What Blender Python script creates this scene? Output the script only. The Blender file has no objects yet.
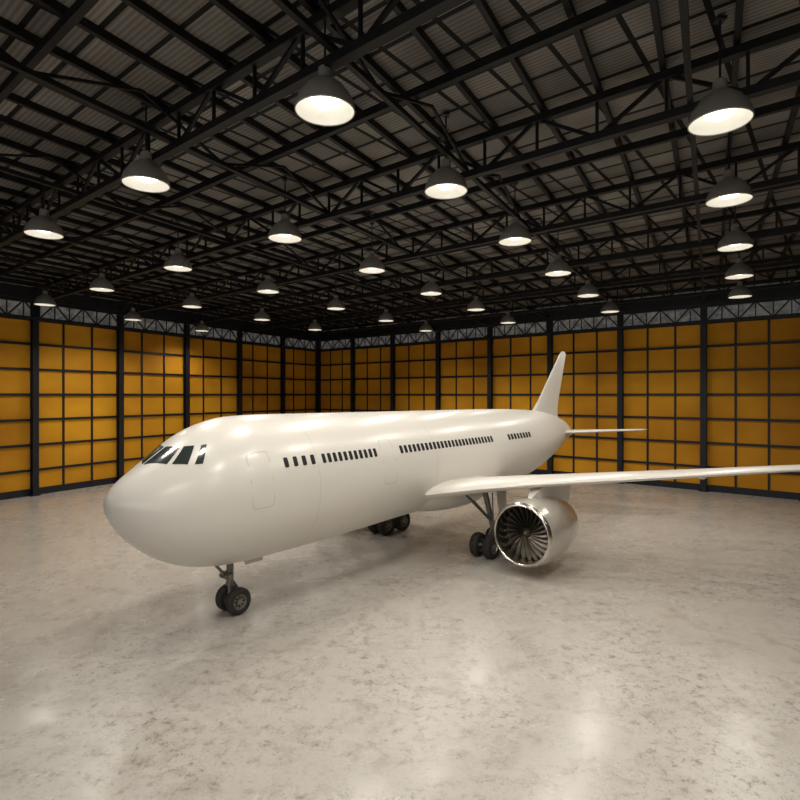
import bpy, math, random
from mathutils import Vector, Matrix
random.seed(3)
scene=bpy.context.scene
COL=scene.collection
F=545.0; HC=7.4; YH=395.0
try:
    scene.view_settings.view_transform='Standard'
    scene.view_settings.look='None'
except Exception: pass

# ------------------------------------------------------------ helpers
def mat(name,color,rough=0.5,metal=0.0,coat=0.0,emit=None,es=0.0,spec=0.5,cr=0.15):
    m=bpy.data.materials.new(name); m.use_nodes=True
    b=m.node_tree.nodes['Principled BSDF']
    b.inputs['Base Color'].default_value=(*color,1)
    b.inputs['Roughness'].default_value=rough
    b.inputs['Metallic'].default_value=metal
    b.inputs['Coat Weight'].default_value=coat
    b.inputs['Coat Roughness'].default_value=cr
    b.inputs['Specular IOR Level'].default_value=spec
    if emit:
        b.inputs['Emission Color'].default_value=(*emit,1)
        b.inputs['Emission Strength'].default_value=es
    return m
def noisy(m,c1,c2,scale=3.0,detail=6,lo=0.35,hi=0.65):
    nt=m.node_tree; b=nt.nodes['Principled BSDF']
    tc=nt.nodes.new('ShaderNodeTexCoord'); n=nt.nodes.new('ShaderNodeTexNoise')
    n.inputs['Scale'].default_value=scale; n.inputs['Detail'].default_value=detail
    nt.links.new(tc.outputs['Object'],n.inputs['Vector'])
    cr=nt.nodes.new('ShaderNodeValToRGB')
    cr.color_ramp.elements[0].position=lo; cr.color_ramp.elements[1].position=hi
    cr.color_ramp.elements[0].color=(*c1,1); cr.color_ramp.elements[1].color=(*c2,1)
    nt.links.new(n.outputs['Fac'],cr.inputs['Fac']); nt.links.new(cr.outputs['Color'],b.inputs['Base Color'])
    return m

class MB:
    def __init__(s): s.v=[]; s.f=[]; s.m=[]
    def add(s,vs,fs,mi=0):
        o=len(s.v); s.v+= [tuple(p) for p in vs]
        for f in fs: s.f.append(tuple(i+o for i in f)); s.m.append(mi)
    def box(s,c,d,mi=0):
        x,y,z=c; a,b,e=d[0]/2,d[1]/2,d[2]/2
        vs=[(x+i*a,y+j*b,z+k*e) for i in(-1,1) for j in(-1,1) for k in(-1,1)]
        s.add(vs,[(0,1,3,2),(4,6,7,5),(0,4,5,1),(2,3,7,6),(0,2,6,4),(1,5,7,3)],mi)
    def beam(s,p,q,w,h,mi=0):
        p=Vector(p);q=Vector(q);d=(q-p).normalized()
        up=Vector((0,0,1)) if abs(d.z)<0.95 else Vector((1,0,0))
        r=d.cross(up).normalized(); u=r.cross(d)
        vs=[]
        for e in(p,q):
            for i,j in((-1,-1),(1,-1),(1,1),(-1,1)): vs.append(e+r*i*w/2+u*j*h/2)
        s.add(vs,[(0,3,2,1),(4,5,6,7),(0,1,5,4),(1,2,6,5),(2,3,7,6),(3,0,4,7)],mi)
    def tube(s,p,q,r0,r1=None,n=14,mi=0):
        r1=r0 if r1 is None else r1
        p=Vector(p);q=Vector(q);d=(q-p).normalized()
        up=Vector((0,0,1)) if abs(d.z)<0.95 else Vector((1,0,0))
        a=d.cross(up).normalized(); b=a.cross(d)
        vs=[]
        for e,r in((p,r0),(q,r1)):
            for i in range(n):
                t=2*math.pi*i/n; vs.append(e+a*r*math.cos(t)+b*r*math.sin(t))
        fs=[(i,(i+1)%n,n+(i+1)%n,n+i) for i in range(n)]
        fs.append(tuple(range(n-1,-1,-1))); fs.append(tuple(range(n,2*n)))
        s.add(vs,fs,mi)
    def loft(s,secs,closed=True,cap0=True,cap1=True,mi=0):
        n=len(secs[0]); vs=[p for sec in secs for p in sec]; fs=[]
        for k in range(len(secs)-1):
            for i in range(n if closed else n-1):
                j=(i+1)%n; fs.append((k*n+i,k*n+j,(k+1)*n+j,(k+1)*n+i))
        if cap0: fs.append(tuple(range(n-1,-1,-1)))
        if cap1: fs.append(tuple((len(secs)-1)*n+i for i in range(n)))
        s.add(vs,fs,mi)
    def lathe(s,prof,n=48,axis='x',c=(0,0,0),mi=0):
        secs=[]
        for a,r in prof:
            ring=[]
            for i in range(n):
                t=2*math.pi*i/n; p=(a,r*math.cos(t),r*math.sin(t))
                if axis=='y': p=(p[1],p[0],p[2])
                if axis=='z': p=(p[1],p[2],p[0])
                ring.append((p[0]+c[0],p[1]+c[1],p[2]+c[2]))
            secs.append(ring)
        s.loft(secs,True,False,False,mi)
    def obj(s,name,mats,parent=None,smooth=False,loc=None,label=None,category=None,kind=None,group=None,fix=True,angle=40):
        me=bpy.data.meshes.new(name); me.from_pydata(s.v,[],s.f)
        for m in (mats if isinstance(mats,(list,tuple)) else [mats]): me.materials.append(m)
        for i,p in enumerate(me.polygons): p.material_index=s.m[i]
        if fix:
            import bmesh
            bm=bmesh.new(); bm.from_mesh(me); bmesh.ops.remove_doubles(bm,verts=bm.verts,dist=1e-5)
            bmesh.ops.recalc_face_normals(bm,faces=bm.faces); bm.to_mesh(me); bm.free()
        if smooth:
            me.polygons.foreach_set('use_smooth',[True]*len(me.polygons))
            try: me.set_sharp_from_angle(angle=math.radians(angle))
            except Exception: pass
        o=bpy.data.objects.new(name,me); COL.objects.link(o)
        if parent: o.parent=parent
        if loc: o.location=loc
        tag(o,label,category,kind,group)
        return o
def tag(o,label=None,category=None,kind=None,group=None):
    if label:o['label']=label
    if category:o['category']=category
    if kind:o['kind']=kind
    if group:o['group']=group
def empty(name,loc=(0,0,0),rot=0,**k):
    o=bpy.data.objects.new(name,None); o.empty_display_size=0.3; COL.objects.link(o)
    o.location=loc; o.rotation_euler=(0,0,rot); tag(o,**k); return o

# ------------------------------------------------------------ materials
M_paint=mat('aircraft_paint',(0.72,0.69,0.635),0.36,0.0,0.35,cr=.22,spec=.45)
M_seam=mat('seam_grey',(0.50,0.48,0.43),0.5)
M_winglass=mat('cabin_window_dark',(0.012,0.013,0.016),0.45,0,0,spec=0.25)
M_cock=mat('cockpit_glass',(0.03,0.04,0.04),0.12,0,0.4)
M_chrome=mat('polished_lip',(0.62,0.59,0.53),0.24,1.0)
M_nac=mat('nacelle_silver',(0.60,0.57,0.51),0.27,0.5,0.4)
M_blade=mat('fan_blade_metal',(0.15,0.13,0.105),0.36,0.85)
M_dark=mat('engine_dark',(0.006,0.006,0.006),0.7)
M_tire=noisy(mat('tire_rubber',(0.02,0.02,0.02),0.7),(0.012,0.012,0.012),(0.03,0.028,0.026),6)
M_hub=mat('hub_metal',(0.30,0.28,0.25),0.4,0.8)
M_strut=mat('strut_grey',(0.20,0.19,0.17),0.4,0.5)
M_steel=noisy(mat('dark_steel',(0.01,0.012,0.018),0.5),(0.005,0.006,0.010),(0.010,0.012,0.019),2.0)
M_steel2=noisy(mat('dark_steel_roof',(0.02,0.02,0.022),0.6,spec=0.3),(0.004,0.004,0.005),(0.010,0.010,0.010),2.0)
M_shade=mat('lamp_shade_metal',(0.34,0.325,0.29),0.4,0.4)
M_bulb=mat('lamp_glow',(1,1,1),0.5,emit=(1.0,0.97,0.90),es=3.0)
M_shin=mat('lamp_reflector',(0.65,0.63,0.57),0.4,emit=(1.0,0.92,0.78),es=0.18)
M_wall=mat('yellow_cladding',(0.75,0.40,0.03),0.65,spec=0.2)
nt=M_wall.node_tree; b=nt.nodes['Principled BSDF']
tc=nt.nodes.new('ShaderNodeTexCoord')
n1=nt.nodes.new('ShaderNodeTexNoise'); n1.inputs['Scale'].default_value=0.11; n1.inputs['Detail'].default_value=3; n1.inputs['Roughness'].default_value=.5
n2=nt.nodes.new('ShaderNodeTexWave'); n2.inputs['Scale'].default_value=3.0; n2.bands_direction='Z'; n2.inputs['Distortion'].default_value=0.3
nt.links.new(tc.outputs['Object'],n1.inputs['Vector']); nt.links.new(tc.outputs['Object'],n2.inputs['Vector'])
cr=nt.nodes.new('ShaderNodeValToRGB'); cr.color_ramp.elements[0].position=.35; cr.color_ramp.elements[1].position=.66
cr.color_ramp.elements[0].color=(0.47,0.195,0.010,1); cr.color_ramp.elements[1].color=(0.86,0.41,0.022,1)
nt.links.new(n1.outputs['Fac'],cr.inputs['Fac']); nt.links.new(cr.outputs['Color'],b.inputs['Base Color'])
bp=nt.nodes.new('ShaderNodeBump'); bp.inputs['Strength'].default_value=.12; bp.inputs['Distance'].default_value=.05
nt.links.new(n2.outputs['Fac'],bp.inputs['Height']); nt.links.new(bp.outputs[0],b.inputs['Normal'])
M_clear=noisy(mat('clerestory_sheet',(0.5,0.5,0.48),0.5,emit=(0.8,0.8,0.76),es=0.05),(0.08,0.08,0.075),(0.46,0.46,0.44),1.6,lo=.42,hi=.6)
# ceiling deck
M_deck=mat('roof_deck',(0.2,0.19,0.18),0.7,spec=0.2)
nt=M_deck.node_tree; b=nt.nodes['Principled BSDF']; tc=nt.nodes.new('ShaderNodeTexCoord')
br=nt.nodes.new('ShaderNodeTexBrick'); br.offset=0.0
br.inputs['Color1'].default_value=(0.42,0.385,0.345,1); br.inputs['Color2'].default_value=(0.24,0.22,0.20,1)
br.inputs['Mortar'].default_value=(0.006,0.006,0.006,1); br.inputs['Scale'].default_value=1.0
br.inputs['Mortar Size'].default_value=0.07; br.inputs['Brick Width'].default_value=1.55; br.inputs['Row Height'].default_value=1.115
nt.links.new(tc.outputs['Object'],br.inputs['Vector'])
nz=nt.nodes.new('ShaderNodeTexNoise'); nz.inputs['Scale'].default_value=0.5; nz.inputs['Detail'].default_value=8
nt.links.new(tc.outputs['Object'],nz.inputs['Vector'])
mx=nt.nodes.new('ShaderNodeMixRGB'); mx.blend_type='MULTIPLY'; mx.inputs[0].default_value=0.8
nt.links.new(br.outputs['Color'],mx.inputs[1]); nt.links.new(nz.outputs['Fac'],mx.inputs[2])
wv=nt.nodes.new('ShaderNodeTexWave'); wv.inputs['Scale'].default_value=2.4; wv.bands_direction='Y'; nt.links.new(tc.outputs['Object'],wv.inputs['Vector'])
rr=nt.nodes.new('ShaderNodeValToRGB'); rr.color_ramp.elements[0].color=(.5,.5,.5,1); nt.links.new(wv.outputs['Fac'],rr.inputs['Fac'])
mx2=nt.nodes.new('ShaderNodeMixRGB'); mx2.blend_type='MULTIPLY'; mx2.inputs[0].default_value=0.8
nt.links.new(mx.outputs[0],mx2.inputs[1]); nt.links.new(rr.outputs[0],mx2.inputs[2])
nt.links.new(mx2.outputs[0],b.inputs['Base Color'])
bp=nt.nodes.new('ShaderNodeBump'); bp.inputs['Strength'].default_value=.3; nt.links.new(wv.outputs['Fac'],bp.inputs['Height']); nt.links.new(bp.outputs[0],b.inputs['Normal'])
# floor
M_floor=mat('polished_concrete',(0.5,0.47,0.43),0.3)
nt=M_floor.node_tree; b=nt.nodes['Principled BSDF']; tc=nt.nodes.new('ShaderNodeTexCoord')
def noise(sc,det,rough=.6,dist=0):
    n=nt.nodes.new('ShaderNodeTexNoise'); n.inputs['Scale'].default_value=sc; n.inputs['Detail'].default_value=det; n.inputs['Roughness'].default_value=rough
    n.inputs['Distortion'].default_value=dist
    nt.links.new(tc.outputs['Object'],n.inputs['Vector']); return n
def ramp(src,p0,c0,p1,c1):
    r=nt.nodes.new('ShaderNodeValToRGB'); r.color_ramp.elements[0].position=p0; r.color_ramp.elements[1].position=p1
    r.color_ramp.elements[0].color=(*c0,1); r.color_ramp.elements[1].color=(*c1,1); nt.links.new(src,r.inputs['Fac']); return r
def mul(a,bb,f=1.0):
    m=nt.nodes.new('ShaderNodeMixRGB'); m.blend_type='MULTIPLY'; m.inputs[0].default_value=f
    nt.links.new(a,m.inputs[1]); nt.links.new(bb,m.inputs[2]); return m
nA=noise(.10,4); rA=ramp(nA.outputs['Fac'],.3,(.455,.425,.385),.7,(.545,.515,.475))
nB=noise(.22,6,.7,.4)
nC=noise(3.6,14,.92,.2); rC=ramp(nC.outputs['Fac'],.44,(.28,.25,.22),.475,(1,1,1))
nE=noise(11.0,10,.85); rE=ramp(nE.outputs['Fac'],.38,(.50,.46,.42),.45,(1,1,1))
nF=noise(.9,10,.75,.3); rF=ramp(nF.outputs['Fac'],.38,(.74,.71,.67),.50,(1,1,1))
mk=nt.nodes.new('ShaderNodeMapRange'); mk.inputs[1].default_value=.42; mk.inputs[2].default_value=.58; mk.inputs[3].default_value=.15; mk.inputs[4].default_value=.9
nt.links.new(nB.outputs['Fac'],mk.inputs[0])
m2=mul(rA.outputs[0],rC.outputs[0],.75); nt.links.new(mk.outputs[0],m2.inputs[0])
m3=mul(m2.outputs[0],rF.outputs[0],.6); m4=mul(m3.outputs[0],rE.outputs[0],.6)
nt.links.new(m4.outputs[0],b.inputs['Base Color'])
mr=nt.nodes.new('ShaderNodeMapRange'); mr.inputs[1].default_value=.40; mr.inputs[2].default_value=.62; mr.inputs[3].default_value=.20; mr.inputs[4].default_value=.34
nt.links.new(nB.outputs['Fac'],mr.inputs[0]); nt.links.new(mr.outputs[0],b.inputs['Roughness'])
b.inputs['Specular IOR Level'].default_value=.55
bp=nt.nodes.new('ShaderNodeBump'); bp.inputs['Strength'].default_value=.03; bp.inputs['Distance'].default_value=.03
nt.links.new(nC.outputs['Fac'],bp.inputs['Height']); nt.links.new(bp.outputs[0],b.inputs['Normal'])

# ------------------------------------------------------------ hangar
C=Vector((-10.46,69.5,0))
eL=Vector((-.4955,-.8686,0)); eR=Vector((.7792,-.6268,0))
LL=66.0; LR=76.0
ZY=13.0; ZR=15.5
def PQ(p,q,z): return C+eL*p+eR*q+Vector((0,0,z))
nL=Vector((.8686,-.4955,0))
nR=Vector((-.6268,-.7792,0))
mb=MB(); mb.add([PQ(-1,-1,0),PQ(LL,-1,0),PQ(LL,LR,0),PQ(-1,LR,0)],[(0,1,2,3)]); 
mb.add([PQ(-1,-1,-.3),PQ(LL,-1,-.3),PQ(LL,LR,-.3),PQ(-1,LR,-.3)],[(0,3,2,1)])
mb.obj('floor',M_floor,label='polished pale concrete hangar floor with stains',kind='structure',fix=False)
def frameobj(mb,name,m,origin,xdir,**k):
    o=mb.obj(name,m,**k); o.location=origin; o.rotation_euler=(0,0,math.atan2(xdir.y,xdir.x)); return o
mb=MB(); ang=math.atan2(eR.y,eR.x); R=Matrix.Rotation(-ang,4,'Z')
pts=[PQ(-1,-1,0),PQ(LL,-1,0),PQ(LL,LR,0),PQ(-1,LR,0)]
loc=[R@(p-C) for p in pts]
mb.add([(p.x,p.y,0) for p in loc]+[(p.x,p.y,.25) for p in loc],[(0,3,2,1),(4,5,6,7),(0,1,5,4),(1,2,6,5),(2,3,7,6),(3,0,4,7)])
o=mb.obj('ceiling',M_deck,label='grey metal roof deck with ribbed panels',kind='structure'); o.location=C+Vector((0,0,ZR)); o.rotation_euler=(0,0,ang)
mb=MB(); mb.box((LL/2,0,ZY/2),(LL,.2,ZY)); frameobj(mb,'wall_left',M_wall,C-nL*.1,eL,label='yellow corrugated cladding hangar wall',kind='structure')
mb=MB(); mb.box((LR/2,0,ZY/2),(LR,.2,ZY)); frameobj(mb,'wall_right',M_wall,C-nR*.1,eR,label='yellow corrugated cladding hangar wall',kind='structure')
mb=MB(); mb.box((LL/2,0,ZR/2),(LL,.2,ZR)); frameobj(mb,'wall_side',M_wall,C+eR*(LR),eL,label='yellow cladding hangar wall',kind='structure')
mb=MB(); mb.box((LL/2,0,(ZY+ZR)/2),(LL,.1,ZR-ZY)); frameobj(mb,'window_1',M_clear,C-nL*.1,eL,label='translucent clerestory strip under the roof edge',kind='structure')
mb=MB(); mb.box((LR/2,0,(ZY+ZR)/2),(LR,.1,ZR-ZY)); frameobj(mb,'window_2',M_clear,C-nR*.1,eR,label='translucent clerestory strip under the roof edge',kind='structure')
mb=MB(); mb.box((LL/2,0,.25),(LL,.12,.5)); frameobj(mb,'baseboard_left',M_steel,C+nL*.07,eL,label='dark steel base rail of the wall',kind='structure')
mb=MB(); mb.box((LR/2,0,.25),(LR,.12,.5)); frameobj(mb,'baseboard_right',M_steel,C+nR*.07,eR,label='dark steel base rail of the wall',kind='structure')
def wall_steel(e,n,L,sp,first,subs):
    rot=math.atan2(e.y,e.x)
    mb=MB()
    hz=ZR-.2
    mb.box((0,.16,hz/2),(.42,.06,hz)); mb.box((0,-.16,hz/2),(.42,.06,hz)); mb.box((0,0,hz/2),(.1,.3,hz)); mb.box((0,0,.05),(.6,.5,.1))
    src=None; x=first
    while x<L:
        if src is None:
            src=mb.obj('steel_column',M_steel); o=src
        else:
            o=src.copy(); COL.objects.link(o)
        o.location=C+e*x+n*.36; o.rotation_euler=(0,0,rot)
        tag(o,'dark steel H-section column against the yellow wall','column',None,'steel wall columns')
        x+=sp
    mb=MB(); mb.box((0,0,ZY/2),(.15,.06,ZY)); src=None; x=first
    while x<L:
        for j in range(1,subs):
            xx=x+sp*j/subs
            if xx>L: continue
            if src is None: src=mb.obj('wall_mullion',M_steel); o=src
            else: o=src.copy(); COL.objects.link(o)
            o.location=C+e*xx+n*.035; o.rotation_euler=(0,0,rot)
            tag(o,'thin dark vertical steel rail on the yellow wall','wall rail',None,'vertical wall rails')
        x+=sp
    mb=MB(); mb.box((L/2,0,0),(L-1,.06,.18)); src=None
    for j in range(1,8):
        z=ZY*j/7.0-(0.05 if j==7 else 0)
        if src is None: src=mb.obj('wall_girt',M_steel); o=src
        else: o=src.copy(); COL.objects.link(o)
        o.location=C+n*.10+Vector((0,0,z)); o.rotation_euler=(0,0,rot)
        tag(o,'dark horizontal steel girt across the yellow wall','wall girt',None,'horizontal wall girts')
    mb=MB(); z0=ZY+.0; z1=ZY+1.2; a0=1.3; a1=L-1.3
    mb.beam((a0,0,z0),(a1,0,z0),.12,.22); mb.beam((a0,0,z1),(a1,0,z1),.12,.26)
    nn=int(L/1.1)
    for i in range(nn):
        a=a0+i*(a1-a0)/nn; c=a0+(i+1)*(a1-a0)/nn
        if i%2==0: mb.beam((a,0,z0),(c,0,z1),.07,.10)
        else: mb.beam((a,0,z1),(c,0,z0),.07,.10)
        mb.beam((c,0,z0),(c,0,z1),.07,.07)
    o=mb.obj('eave_truss',M_steel,label='dark lattice truss running along the wall top',category='roof truss',group='eave trusses')
    o.location=C+n*.70; o.rotation_euler=(0,0,rot)
    mb=MB(); mb.box((L/2,0,0),(L-2.6,.1,.9)); o=mb.obj('eave_beam',M_steel,label='deep dark steel beam along the roof edge',category='beam',group='eave beams')
    o.location=C+n*.85+Vector((0,0,ZR-.75)); o.rotation_euler=(0,0,rot)
wall_steel(eL,nL,LL,6.69,.25,3)
wall_steel(eR,nR,LR,6.2,.25,3)
mb=MB(); z0=-1.35; z1=-.35; L=LR-1
mb.beam((1.2,0,z0),(L,0,z0),.24,.20); mb.beam((1.2,0,z1),(L,0,z1),.24,.20)
nn=44
for i in range(nn):
    a=1.2+(L-1.2)*i/nn; c=1.2+(L-1.2)*(i+1)/nn
    if i%2==0: mb.beam((a,0,z0),(c,0,z1),.09,.09)
    else: mb.beam((a,0,z1),(c,0,z0),.09,.09)
    mb.beam((c,0,z0),(c,0,z1),.07,.07)
src=None; p=6.9
while p<LL:
    if src is None: src=mb.obj('roof_truss',M_steel2); o=src
    else: o=src.copy(); COL.objects.link(o)
    o.location=C+eL*p+Vector((0,0,ZR)); o.rotation_euler=(0,0,ang)
    tag(o,'dark steel lattice truss spanning under the roof deck','roof truss',None,'main roof trusses'); p+=6.69
mb=MB(); mb.beam((1.2,0,-.42),(LR-1,0,-.42),.16,.22); src=None; p=6.9-6.69/2
while p<LL:
    if src is None: src=mb.obj('roof_rafter',M_steel2); o=src
    else: o=src.copy(); COL.objects.link(o)
    o.location=C+eL*p+Vector((0,0,ZR)); o.rotation_euler=(0,0,ang)
    tag(o,'dark steel rafter between the main roof trusses','rafter',None,'roof rafters')
    p+=6.69
rl=math.atan2(eL.y,eL.x)
mb=MB(); L=LL-.5
mb.beam((1.2,0,-1.2),(L,0,-1.2),.13,.13)
for i in range(24):
    a=1.2+(L-1.2)*i/24; c=1.2+(L-1.2)*(i+1)/24
    if i%2==0: mb.beam((a,0,-1.2),(c,0,-.3),.07,.07)
    else: mb.beam((a,0,-.3),(c,0,-1.2),.07,.07)
src=None; q=6.45
while q<LR:
    if src is None: src=mb.obj('roof_tie_truss',M_steel2); o=src
    else: o=src.copy(); COL.objects.link(o)
    o.location=C+eR*q+Vector((0,0,ZR)); o.rotation_euler=(0,0,rl)
    tag(o,'slender dark steel tie truss linking the main trusses','roof truss',None,'roof tie trusses'); q+=6.2
mb=MB(); mb.box((LL/2,0,-.1),(LL-2,.13,.2))
src=None; q=1.2
while q<LR-.3:
    if src is None: src=mb.obj('roof_purlin',M_steel2); o=src
    else: o=src.copy(); COL.objects.link(o)
    o.location=C+eR*q+Vector((0,0,ZR)); o.rotation_euler=(0,0,rl)
    tag(o,'dark steel purlin under the ribbed roof deck','purlin',None,'roof purlins'); q+=1.55

# ------------------------------------------------------------ lamps
ZL=13.2; h=ZL-HC
LP=[(720,123),(325,112),(446,192),(146,185),(729,201),(515,242),(285,239),(44,235),(735,248),(372,271),(558,274),(178,269),
(739,277),(431,294),(268,292),(588,296),(102,290),(740,297),(336,309),(476,310),(610,312),(192,307),(386,321),(262,320),
(133,320),(45,305),(315,330),(426,331),(508,323),(202,331)]
mbS=MB(); mbS.lathe([(.0,.60),(.02,.62),(.12,.605),(.30,.54),(.48,.41),(.60,.27),(.66,.17),(.70,.15),(.88,.14),(.93,.09),(.93,0.0)],40,'z')
mbI=MB(); mbI.lathe([(.02,.595),(.12,.585),(.28,.52),(.44,.38),(.5,.0)],40,'z')
mbB=MB(); mbB.lathe([(.10,0.0),(.13,.20),(.20,.30),(.30,.34),(.42,.20),(.5,0.0)],28,'z')
mbR=MB(); mbR.tube((0,0,.92),(0,0,ZR-ZL-.05),.025); mbR.box((0,0,ZR-ZL-.1),(.2,.2,.06))
protos=None
pos=[]
for (x,y) in LP:
    k=h/(YH-y); pos.append(((x-400)*k,F*k))
pos+=[(-6.2,5.4),(1.8,5.4),(10.0,5.2),(4.6,-.6),(-3.4,-.6)]  # unseen lamps over and behind the camera, added to light the floor
for (X,Y) in pos:
    e=empty('pendant_lamp',(X,Y,ZL),0,label='industrial pendant lamp with round metal dish shade, switched on',category='lamp',group='pendant hangar lamps')
    if protos is None:
        protos=[mbS.obj('lamp_shade',M_shade,smooth=True),mbI.obj('reflector',M_shin,smooth=True,fix=False),mbB.obj('bulb',M_bulb,smooth=True),mbR.obj('suspension_rod',M_steel)]
        ch=protos
    else:
        ch=[p.copy() for p in protos]
        for c_ in ch: COL.objects.link(c_)
    for c_ in ch: c_.parent=e
    ld=bpy.data.lights.new('lamp_light','SPOT'); ld.energy=920; ld.spot_size=math.radians(150); ld.spot_blend=.6
    ld.color=(1,.94,.84); ld.shadow_soft_size=.45
    lo=bpy.data.objects.new('lamp_light',ld); COL.objects.link(lo); lo.parent=e; lo.location=(0,0,-.02)

# ------------------------------------------------------------ AIRPLANE
A=empty('airplane',(-5.77,18.5,0),math.atan2(.761,.649),label='white twin-engine passenger jet airliner parked on the hangar floor',category='airplane')
ST=[(-4.0,4.22,4.22,.0),(-3.97,4.40,4.03,.20),(-3.88,4.57,3.82,.42),(-3.7,4.78,3.52,.70),(-3.4,5.01,3.13,1.04),(-3.0,5.28,2.74,1.38),(-2.5,5.63,2.38,1.70),
(-2.0,5.98,2.13,1.95),(-1.5,6.28,1.96,2.12),(-1.0,6.48,1.86,2.24),(-.5,6.61,1.80,2.32),(0,6.68,1.77,2.37),(1,6.71,1.76,2.40),(3,6.70,1.77,2.4),(8,6.66,1.92,2.4),
(14,6.62,2.06,2.4),(16,6.60,2.12,2.4),(18,6.57,2.25,2.36),(20,6.51,2.55,2.2),(22,6.40,3.0,1.87),(24,6.15,3.5,1.4),(26,5.72,4.0,.85),(27.2,5.28,4.3,.45),(27.9,4.97,4.44,.22)]
def interp(s,k):
    n=len(ST)
    if s<=ST[0][0]: return ST[0][k]
    if s>=ST[-1][0]: return ST[-1][k]
    for i in range(n-1):
        if ST[i][0]<=s<=ST[i+1][0]: break
    def sl(j):
        if j<=0: return (ST[1][k]-ST[0][k])/(ST[1][0]-ST[0][0])
        if j>=n-1: return (ST[-1][k]-ST[-2][k])/(ST[-1][0]-ST[-2][0])
        d0=(ST[j][k]-ST[j-1][k])/(ST[j][0]-ST[j-1][0]); d1=(ST[j+1][k]-ST[j][k])/(ST[j+1][0]-ST[j][0])
        if d0*d1<=0: return 0
        return 2*d0*d1/(d0+d1)
    x0,x1=ST[i][0],ST[i+1][0]; hh=x1-x0; t=(s-x0)/hh
    a,bb=ST[i][k],ST[i+1][k]; m0,m1=sl(i)*hh,sl(i+1)*hh
    return (2*t**3-3*t**2+1)*a+(t**3-2*t**2+t)*m0+(-2*t**3+3*t**2)*bb+(t**3-t**2)*m1
def surf(s,th,off=0):
    t=math.radians(th); zt,zb,w=interp(s,1),interp(s,2),interp(s,3)
    zc=(zt+zb)/2; hh=(zt-zb)/2
    return Vector((s,-(w+off)*math.sin(t),zc+(hh+off)*math.cos(t)))
def surfn(s,th,off):
    p=surf(s,th); a=surf(s+.02,th)-surf(s-.02,th); c=surf(s,th+.5)-surf(s,th-.5)
    n=a.cross(c).normalized()
    zc=(interp(s,1)+interp(s,2))/2
    if n.dot(p-Vector((s,0,zc)))<0: n=-n
    return p+n*off
ss=[-4.0,-3.99,-3.97,-3.93,-3.88,-3.8,-3.7,-3.55]+[-3.4+.15*i for i in range(30)]
s=ss[-1]
while s<27.9-.4: s+=.3; ss.append(s)
ss.append(27.9)
mb=MB(); N=128
mb.loft([[surf(s,360*i/N) for i in range(N)] for s in ss],True,False,True)
mb.obj('fuselage',M_paint,A,smooth=True,angle=60)
mb=MB(); secs=[]
for i in range(25):
    t=i/24; s=6.9+t*9.0; k=math.sin(math.pi*t)**.6 if 0<t<1 else 0.02
    secs.append([(s,-(2.62*k*math.sin(a)),2.95+1.15*k*math.cos(a)*1.0) for a in [2*math.pi*j/48 for j in range(48)]])
mb.loft(secs); mb.obj('belly_fairing',M_paint,A,smooth=True,angle=60)
def patch(outline,off=.012,rings=3,sub=4):
    pts=[]
    n=len(outline)
    for i in range(n):
        a=outline[i]; c=outline[(i+1)%n]
        for j in range(sub): pts.append((a[0]+(c[0]-a[0])*j/sub,a[1]+(c[1]-a[1])*j/sub))
    cx=sum(p[0] for p in pts)/len(pts); cy=sum(p[1] for p in pts)/len(pts)
    vs=[];m=len(pts)
    for r in range(rings):
        f=1-r/rings
        for p in pts: vs.append(surfn(cx+(p[0]-cx)*f,cy+(p[1]-cy)*f,off))
    vs.append(surfn(cx,cy,off)); fs=[]
    for r in range(rings-1):
        for i in range(m): fs.append((r*m+i,r*m+(i+1)%m,(r+1)*m+(i+1)%m,(r+1)*m+i))
    for i in range(m): fs.append(((rings-1)*m+i,(rings-1)*m+(i+1)%m,rings*m))
    o=len(vs)
    for p in pts: vs.append(surfn(p[0],p[1],-.02))
    for i in range(m): fs.append((i,(i+1)%m,o+(i+1)%m,o+i))
    return vs,fs
def rrect(cs,ct,hs,ht,n=16,e=4):
    r=[]
    for i in range(n):
        a=2*math.pi*i/n; c_,s_=math.cos(a),math.sin(a)
        r.append((cs+hs*math.copysign(abs(c_)**(2/e),c_),ct+ht*math.copysign(abs(s_)**(2/e),s_)))
    return r
WT=66.3
def win(s,hw=.078):
    mb=MB(); v,f=patch(rrect(s,WT+s*.10,hw,3.9,20,6),.018,2,1); mb.add(v,f); mb.obj('cabin_window',M_winglass,A)
for i in range(4): win(.66+i*.37,.080)
for i in range(11): win(2.26+i*.258,.072)
for i in range(26): win(6.38+i*.278,.080)
for i in range(8): win(15.08+i*.33,.095)
def door(s,hs,th,ht):
    o1=rrect(s,th,hs,ht,40,8); o2=rrect(s,th,hs-.018,ht-.45,40,8); mb=MB()
    vs=[surfn(a,b_,.006) for a,b_ in o1]+[surfn(a,b_,.006) for a,b_ in o2]; m=len(o1)
    mb.add(vs,[(i,(i+1)%m,m+(i+1)%m,m+i) for i in range(m)])
    mb.obj('cabin_door',[M_seam],A,smooth=True)
for s,hs in((-.3,.38),(5.55,.36),(14.2,.28)): door(s,hs,76,21)
for s in (1.95,8.6):
    mb=MB(); vs=[]; n_=96
    for a in range(n_): vs.append(surfn(s-.007,360*a/n_,.004))
    for a in range(n_): vs.append(surfn(s+.007,360*a/n_,.004))
    mb.add(vs,[(i,(i+1)%n_,n_+(i+1)%n_,n_+i) for i in range(n_)]); mb.obj('skin_joint',M_seam,A,smooth=True)
def cw(out):
    mb=MB(); v,f=patch(out,.018,4,6); mb.add(v,f,0)
    mb.obj('cockpit_window',M_cock,A,smooth=True,angle=30)
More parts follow.
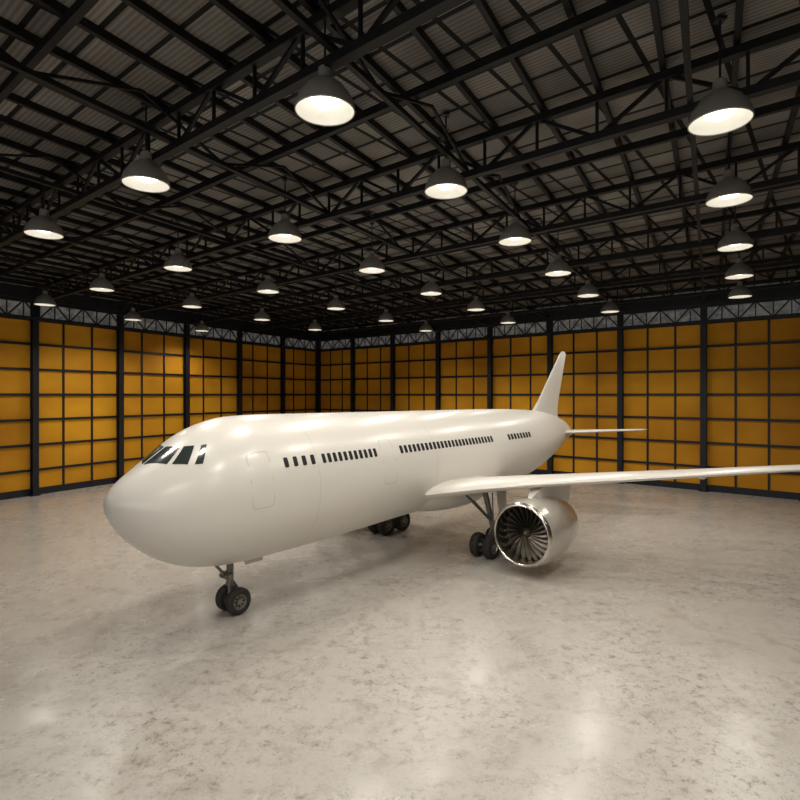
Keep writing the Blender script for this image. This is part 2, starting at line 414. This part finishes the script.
for sg in(1,-1):
    cw([(-2.93,sg*2),(-2.60,sg*29),(-2.13,sg*19),(-2.26,sg*2)])
    cw([(-2.50,sg*33),(-2.20,sg*43),(-1.82,sg*28),(-2.02,sg*21.5)])
    cw([(-2.05,sg*46.5),(-1.86,sg*49.5),(-1.54,sg*34),(-1.67,sg*32)])

def airfoil(n=14):
    up=[];lo=[]
    for i in range(n+1):
        x=(1-math.cos(math.pi*i/n))/2
        t=5*(.2969*math.sqrt(x)-.126*x-.3516*x*x+.2843*x**3-.1036*x**4)
        up.append((x,t)); lo.append((x,-t))
    return up+lo[-2:0:-1]
AF=airfoil()
def wing_obj(secdef,name,m,side):
    mb=MB(); secs=[]
    for v,le,c_,z,t in secdef:
        secs.append([(le+x*c_,-side*v,z+y*t*c_*(1.15 if y>0 else .85)) for x,y in AF])
    mb.loft(secs); return mb.obj(name,m,A,smooth=True,angle=50)
WS=[(0,6.9,7.5,2.95,.13),(2.2,8.1,5.9,3.14,.13),(3.0,8.7,5.4,3.26,.125),(4.0,9.3,4.85,3.42,.12),(5.9,10.4,4.0,3.66,.115),(10,12.75,3.0,4.08,.11),(14.5,15.35,2.1,4.54,.10),(17.6,17.15,1.4,4.88,.10),(17.9,17.6,.8,4.92,.08)]
for sd in(1,-1):
    w=wing_obj(WS,'wing',M_paint,sd)
    wing_obj([(0,23.3,3.4,4.85,.09),(1,23.9,3.0,4.9,.09),(5.3,26.5,1.4,5.13,.08),(5.5,26.8,.9,5.14,.06)],'horizontal_stabilizer',M_paint,sd)
    for v in(4.2,8.0,11.2):
        mb=MB(); te=None
        for i in range(len(WS)-1):
            if WS[i][0]<=v<=WS[i+1][0]:
                t=(v-WS[i][0])/(WS[i+1][0]-WS[i][0]); te=(WS[i][1]+WS[i][2])*(1-t)+(WS[i+1][1]+WS[i+1][2])*t; zz=WS[i][3]*(1-t)+WS[i+1][3]*t
        mb.lathe([(te-1.5,0.0),(te-1.3,.08),(te-.8,.16),(te-.2,.14),(te+.35,.0)],16,'x',(0,-sd*v,zz-.2))
        mb.obj('flap_fairing',M_paint,A,smooth=True)
mb=MB(); secs=[]
for z,le,c_,t in[(5.6,21.4,4.6,.09),(6.35,22.1,3.8,.09),(7.0,22.9,3.15,.09),(10.3,26.25,1.05,.08),(10.5,26.55,.6,.06)]:
    secs.append([(le+x*c_,y*t*c_,z) for x,y in AF])
mb.loft(secs); mb.obj('vertical_stabilizer',M_paint,A,smooth=True,angle=50)

def engine(sd):
    v=5.85; sE=9.5; zE=1.74
    e=MB(); k=.975
    outer=[(.14,1.335),(.35,1.40),(.7,1.43),(1.3,1.43),(2.0,1.37),(2.7,1.24),(3.3,1.08),(3.3,1.03),(2.6,1.08),(1.6,1.1),(.9,1.12)]
    e.lathe([(a,r*k) for a,r in outer],64,'x')
    e.lathe([(1.6,.80),(2.6,.78),(3.4,.64),(3.75,.52),(3.75,.47),(3.3,.45)],40,'x')
    n=e.obj('engine',M_nac,A,smooth=True,loc=(sE,-sd*v,zE),label='silver turbofan engine nacelle')
    m=MB(); m.lathe([(a,r*k) for a,r in[(.145,1.337),(.06,1.30),(.015,1.255),(.0,1.22),(.015,1.195),(.06,1.175),(.2,1.155),(.5,1.15),(.95,1.145)]],64,'x')
    m.obj('engine_lip',M_chrome,n,smooth=True,label='polished metal intake lip')
    m=MB(); m.lathe([(.98,1.13),(.98,0.0)],48,'x'); m.lathe([(3.2,1.0),(3.2,0.0)],48,'x'); m.obj('engine_core',M_dark,n)
    m=MB(); m.lathe([(.30,0.0),(.34,.05),(.42,.11),(.54,.17),(.68,.21),(.80,.22)],32,'x'); m.obj('spinner',M_blade,n,smooth=True)
    bl=MB(); secs=[]
    for i in range(8):
        t=i/7; r=.19+t*.91; tw=math.radians(30+t*32); ch=.14+.12*math.sin(math.pi*min(1,t*.9+.1)); th=.012
        ring=[]
        for x,y in((-1,0),(-.5,1),(.5,1),(1,0),(.5,-1),(-.5,-1)):
            cx=x*ch/2; cy=y*th
            ax=cx*math.cos(tw)-cy*math.sin(tw); ay=cx*math.sin(tw)+cy*math.cos(tw)
            ring.append((.62+ax,ay+.10*t*t,r))
        secs.append(ring)
    bl.loft(secs)
    src=bl.obj('fan_blade',M_blade,n,smooth=True,angle=50)
    for i in range(1,24):
        o=src.copy(); COL.objects.link(o); o.rotation_euler=(2*math.pi*i/24,0,0)
    m=MB(); m.lathe([(3.2,.42),(3.8,.30),(4.3,.0)],32,'x'); m.obj('exhaust_plug',M_dark,n,smooth=True)
    m=MB(); secs=[]
    for a,zt,zb,w in[(.7,1.34,1.1,.05),(1.2,1.66,1.1,.20),(1.9,1.85,1.0,.24),(3.0,1.85,.7,.24),(4.2,1.7,.8,.2),(5.0,1.75,1.45,.04)]:
        secs.append([(a,-w,zb),(a,w,zb),(a,w,zt),(a,-w,zt)])
    m.loft(secs); m.obj('pylon',M_paint,n,smooth=True)
engine(1); engine(-1)

def wheel_mesh(r,w):
    m=MB()
    m.lathe([(-w*.42,r*.56),(-w*.5,r*.64),(-w*.5,r*.82),(-w*.40,r*.94),(-w*.22,r),(-w*.18,r*.985),(-w*.15,r),(w*.15,r),(w*.18,r*.985),(w*.22,r),(w*.40,r*.94),(w*.5,r*.82),(w*.5,r*.64),(w*.42,r*.56)],40,'y',mi=0)
    for sg in(-1,1):
        m.lathe([(sg*w*.42,r*.57),(sg*w*.44,r*.52),(sg*w*.25,r*.46),(sg*w*.2,r*.25),(sg*w*.42,r*.2),(sg*w*.44,r*.0)],40,'y',mi=1)
        for i in range(8):
            a=2*math.pi*i/8; m.box((r*.35*math.cos(a),sg*w*.24,r*.35*math.sin(a)),(.05,.05,.05),0)
    return m
def nosegear():
    m=MB(); r=.45
    m.tube((0,0,r),(0,0,1.0),.075); m.tube((0,0,.95),(.0,0,2.3),.12)
    m.tube((0,-.36,r),(0,.36,r),.055); m.tube((0,0,r-.1),(0,0,r+.14),.11)
    m.tube((-.05,0,1.15),(-.9,0,2.2),.05)
    m.beam((.02,0,.62),(.26,0,.85),.12,.04); m.beam((.26,0,.85),(.06,0,1.15),.12,.04)
    m.box((-.12,0,1.3),(.16,.5,.2)); m.tube((-.26,-.17,1.3),(-.12,-.17,1.3),.08); m.tube((-.26,.17,1.3),(-.12,.17,1.3),.08)
    m.tube((0,-.2,1.0),(0,.2,1.0),.05); m.tube((0,-.16,1.0),(0,-.12,1.9),.03); m.tube((0,.16,1.0),(0,.12,1.9),.03)
    g=m.obj('nose_landing_gear',M_strut,A,smooth=True,label='grey metal nose landing gear strut')
    w=wheel_mesh(r,.29).obj('wheel',[M_tire,M_hub],g,smooth=True,loc=(.12,.31,r))
    o=w.copy(); COL.objects.link(o); o.location=(.12,-.31,r)
    m2_=MB()
    for sg in(-1,1):
        m=MB()
        m.add([(.2,sg*.42,2.0),(1.0,sg*.42,2.0),(.95,sg*.5,1.68),(.25,sg*.5,1.68),(.2,sg*.45,2.0),(1.0,sg*.45,2.0),(.95,sg*.53,1.68),(.25,sg*.53,1.68)],
              [(0,1,2,3),(4,7,6,5),(0,4,5,1),(1,5,6,2),(2,6,7,3),(3,7,4,0)])
        m.obj('gear_door',M_paint,g)
nosegear()
def maingear(sd):
    s0=11.75; v=3.2; r=.54; hb=.66
    y=-sd*v; m=MB()
    m.tube((s0,y,r+.05),(s0,y,1.5),.09); m.tube((s0,y,1.4),(s0-.3,y+sd*.3,3.3),.13)
    m.beam((s0-hb-.05,y,r),(s0+hb+.05,y,r),.16,.2)
    for d in(-hb,hb): m.tube((s0+d,y-.5,r),(s0+d,y+.5,r),.07)
    m.tube((s0,y,1.5),(s0,y+sd*1.6,2.8),.06); m.tube((s0,y,1.5),(s0-1.9,y+sd*.2,3.0),.06)
    m.beam((s0+.05,y,.75),(s0+.4,y,1.1),.16,.05); m.beam((s0+.4,y,1.1),(s0+.1,y,1.5),.16,.05)
    m.tube((s0-.1,y-.13,1.3),(s0-.2,y-.13,2.9),.03); m.tube((s0-.5,y,r+.1),(s0-.05,y,1.3),.04)
    g=m.obj('main_landing_gear',M_strut,A,smooth=True,label='grey metal main landing gear with four-wheel bogie')
    w=None
    for d in(-hb,hb):
        for q in(-.35,.35):
            if w is None: w=wheel_mesh(r,.40).obj('wheel',[M_tire,M_hub],g,smooth=True); o=w
            else: o=w.copy(); COL.objects.link(o)
            o.location=(s0+d,y+q,r)
    m=MB(); yy=-sd*(v+.35)
    m.add([(s0-.3,yy,3.2),(s0+.6,yy,3.2),(s0+.5,yy-sd*.1,1.9),(s0-.2,yy-sd*.1,1.9),(s0-.3,yy-sd*.04,3.2),(s0+.6,yy-sd*.04,3.2),(s0+.5,yy-sd*.14,1.9),(s0-.2,yy-sd*.14,1.9)],
          [(0,1,2,3),(4,7,6,5),(0,4,5,1),(1,5,6,2),(2,6,7,3),(3,7,4,0)])
    m.obj('gear_door',M_paint,g)
maingear(1); maingear(-1)

# ------------------------------------------------------------ light / camera
def area(name,loc,target,sx,sy,e,col):
    ld=bpy.data.lights.new(name,'AREA'); ld.shape='RECTANGLE'; ld.size=sx; ld.size_y=sy; ld.energy=e; ld.color=col
    o=bpy.data.objects.new(name,ld); COL.objects.link(o); o.location=loc
    o.rotation_euler=(Vector(target)-Vector(loc)).to_track_quat('-Z','Y').to_euler(); return o
area('door_fill_light',(-14,-14,10),(0,25,5),26,8,1350,(1,.98,.95))  # added soft fill behind the camera, simulating an unseen open hangar door
w=bpy.data.worlds.new('World'); scene.world=w; w.use_nodes=True
w.node_tree.nodes['Background'].inputs[0].default_value=(.85,.86,.9,1); w.node_tree.nodes['Background'].inputs[1].default_value=.07
cd=bpy.data.cameras.new('camera'); cam=bpy.data.objects.new('camera',cd); COL.objects.link(cam)
cam.location=(0,0,HC); cam.rotation_euler=(math.pi/2,0,0)
cd.sensor_width=36; cd.lens=F/800*36; cd.shift_y=(YH-400)/800; cd.clip_end=500
scene.camera=cam
